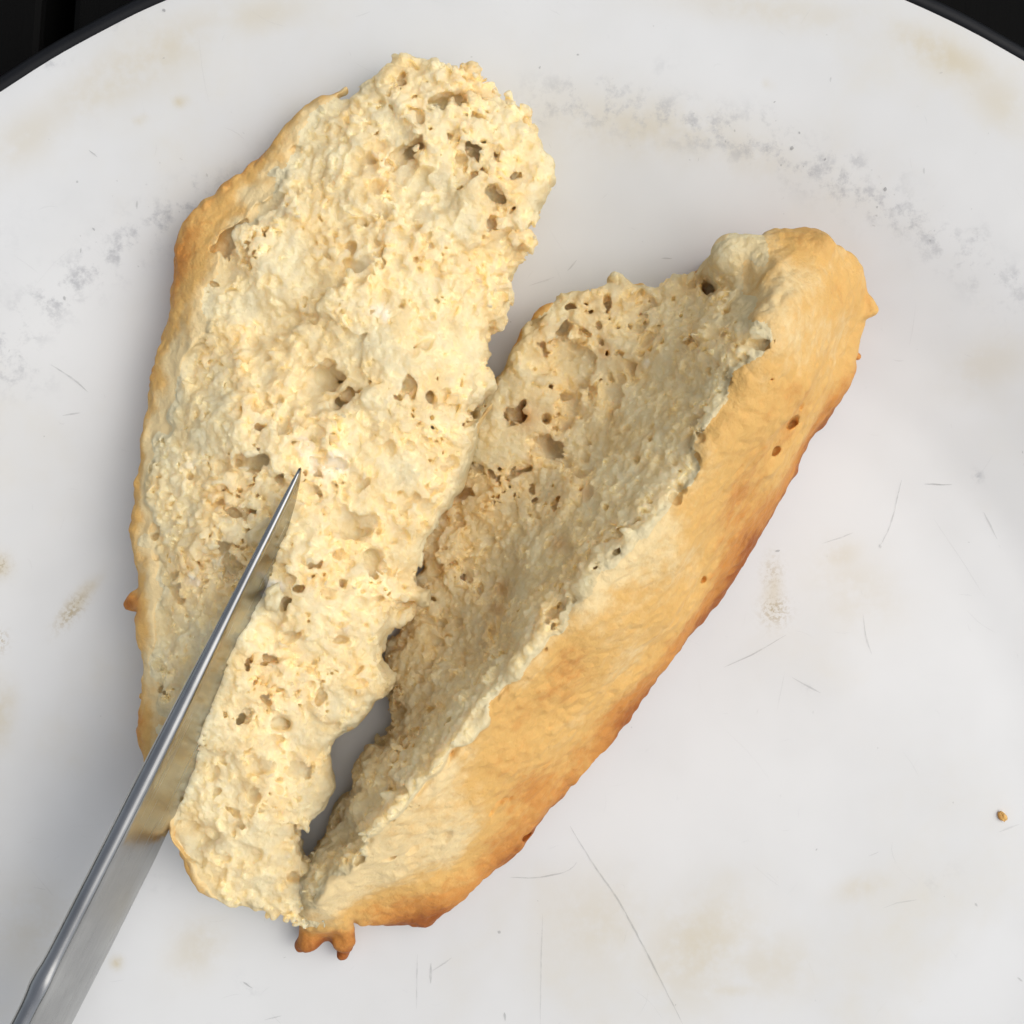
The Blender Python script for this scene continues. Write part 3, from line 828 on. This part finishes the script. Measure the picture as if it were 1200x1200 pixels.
def lump_mesh(name, size, seed, n=3, bite=.35):
    """small ragged piece of crust or crumb"""
    import bmesh
    bm = bmesh.new()
    bmesh.ops.create_icosphere(bm, subdivisions=n, radius=1)
    g = np.random.default_rng(seed)
    k = g.normal(0, 1.25, (12, 3)); ph = g.uniform(0, 6.28, 12); am = bite / np.arange(1, 13) ** .6
    for v in bm.verts:
        p = np.array(v.co)
        s = 1 + sum(a * math.sin(kk @ p * (1 + .3 * i) + q) for i, (kk, q, a) in enumerate(zip(k, ph, am)))
        v.co = [p[0] * s * size[0], p[1] * s * size[1], p[2] * s * size[2]]
    me = bpy.data.meshes.new(name)
    bm.to_mesh(me); bm.free()
    me.polygons.foreach_set("use_smooth", [True] * len(me.polygons))
    a = me.attributes.new("brown", 'FLOAT', 'POINT')
    a.data.foreach_set("value", np.full(len(me.vertices), .7 if 'flap' in name else .5, np.float32))
    a = me.attributes.new("soft", 'FLOAT', 'POINT')
    a.data.foreach_set("value", np.full(len(me.vertices), .8, np.float32))
    return me


def build_bits():
    x, y, _ = unproj(1175, 957, .0008)
    c = link("bread_crumb", lump_mesh("bread_crumb", (.00075, .00042, .00045), 21, 3, .25), M_CRUST)
    c.location = (x, y, .0004); c.rotation_euler = (0, 0, -1.0)
    c["label"] = "tiny loose golden crumb on the bare right side of the plate"; c["category"] = "crumb"
    # pale crumb caught against the blade
    x, y, _ = unproj(318, 700, .0215)
    c = link("bread_crumb", lump_mesh("bread_crumb", (.0013, .0020, .0013), 41, 4, .26), M_CRUMB)
    c.location = (x, y, .0205); c.rotation_euler = (0, 0, -.5)
    c["label"] = "ragged pale crumb lying against the right face of the blade"; c["category"] = "crumb"


# ------------------------------------------------------------------ knife
def build_knife():
    steel = mat_steel()
    from mathutils import Vector, Matrix
    tip = Vector(unproj(351, 549, .0262)); far = Vector(unproj(20, 1200, .0268))
    ax = (far - tip).normalized()
    right = Vector((ax.y, -ax.x, 0)).normalized()        # horizontal, square to the blade
    if right.x < 0: right = -right
    up = right.cross(ax)
    if up.z < 0: up = -up
    tilt = math.radians(17)
    n = right * math.cos(tilt) + up * math.sin(tilt)     # normal of the face that looks at the camera
    dn = -up * math.cos(tilt) + right * math.sin(tilt)   # from the spine to the edge
    root = empty("table_knife", tuple(tip), math.atan2(ax.y, ax.x), "plain steel table knife lying with its tip on the left bread half", "knife")
    R = Matrix((ax, n, -dn)).transposed()
    if R.determinant() < 0:
        R = Matrix((ax, -n, -dn)).transposed(); sgn = -1
    else:
        sgn = 1
    root.rotation_euler = R.to_euler()
    # stations along the blade: distance, thickness at the spine, depth, in mm
    st = np.array([[0, .35, .6], [1.5, .6, 1.8], [4, .8, 3.4], [9, 1.0, 5.6], [16, 1.15, 8.2], [24, 1.5, 10.6], [34, 2.0, 12.8], [46, 2.35, 14.4], [58, 2.35, 15.2], [70, 2.4, 15.4], [82, 2.6, 15.3], [96, 3.6, 15], [110, 3.8, 14.2]]) * mm
    ts = np.unique(np.r_[np.linspace(0, .006, 9), np.linspace(.006, .110, 70)])
    V = []
    prof_n = None
    for t_ in ts:
        th = np.interp(t_, st[:, 0], st[:, 1]); dp = np.interp(t_, st[:, 0], st[:, 2])
        h = th / 2
        bump = .00025 * math.exp(-((t_ - .0735) / .002) ** 2)
        pr = []
        for a in np.linspace(0, np.pi, 11):                # rounded spine
            pr.append((math.cos(a) * (h + bump), -min(h * .8, dp * .3) * (1 - math.sin(a)) + bump))
        sh = min(h * .8, dp * .3)
        step = min(.0011, dp * .18)
        body = [(-.62, .10), (-.50, .40), (-.36, .70), (-.14, .95), (0, 1.0)]
        for k_, d_ in body:
            pr.append((k_ * h * (1.5 if d_ < .2 else 1.3), -sh - step - (dp - sh - step) * ((d_ - .1) / .9 if d_ > .1 else 0)))
        for k_, d_ in reversed(body[:-1]):
            pr.append((-k_ * h * (1.5 if d_ < .2 else 1.3), -sh - step - (dp - sh - step) * ((d_ - .1) / .9 if d_ > .1 else 0)))
        prof_n = len(pr)
        V += [(t_, p, q) for p, q in pr]
    i, j = np.meshgrid(np.arange(len(ts) - 1), np.arange(prof_n), indexing='ij')
    j2 = (j + 1) % prof_n
    q = np.stack([i * prof_n + j, i * prof_n + j2, (i + 1) * prof_n + j2, (i + 1) * prof_n + j], -1).reshape(-1, 4)
    c0 = len(V); V.append((ts[0] - .0002, 0, -.0002))
    k = np.arange(0, prof_n - 1, 2)
    q = np.vstack([q, np.stack([np.full(len(k), c0), k, (k + 1) % prof_n, (k + 2) % prof_n], 1)])
    me = mesh_np("blade", np.array(V), q)
    b = link("blade", me, steel, root)
    # handle, mostly beyond the frame
    V = []
    ts = np.linspace(.1085, .215, 40)
    for t_ in ts:
        u = (t_ - .1085) / (.215 - .1085)
        hw = .0026 + .0012 * smooth(0, .4, u); hd = .0066 + .0012 * math.sin(u * 3.1)
        e = math.sqrt(max(0.02, 1 - max(0, (u - .9) / .1) ** 2))
        for a in np.linspace(0, 2 * np.pi, 20, endpoint=False):
            V.append((t_, hw * e * math.cos(a), -.0072 + hd * e * math.sin(a)))
    i, j = np.meshgrid(np.arange(len(ts) - 1), np.arange(20), indexing='ij'); j2 = (j + 1) % 20
    q = np.stack([i * 20 + j, i * 20 + j2, (i + 1) * 20 + j2, (i + 1) * 20 + j], -1).reshape(-1, 4)
    link("handle", mesh_np("handle", np.array(V), q), steel, root)


random.seed(5)
build_table()
build_plate()
build_left()
build_right()
build_bits()
build_knife()
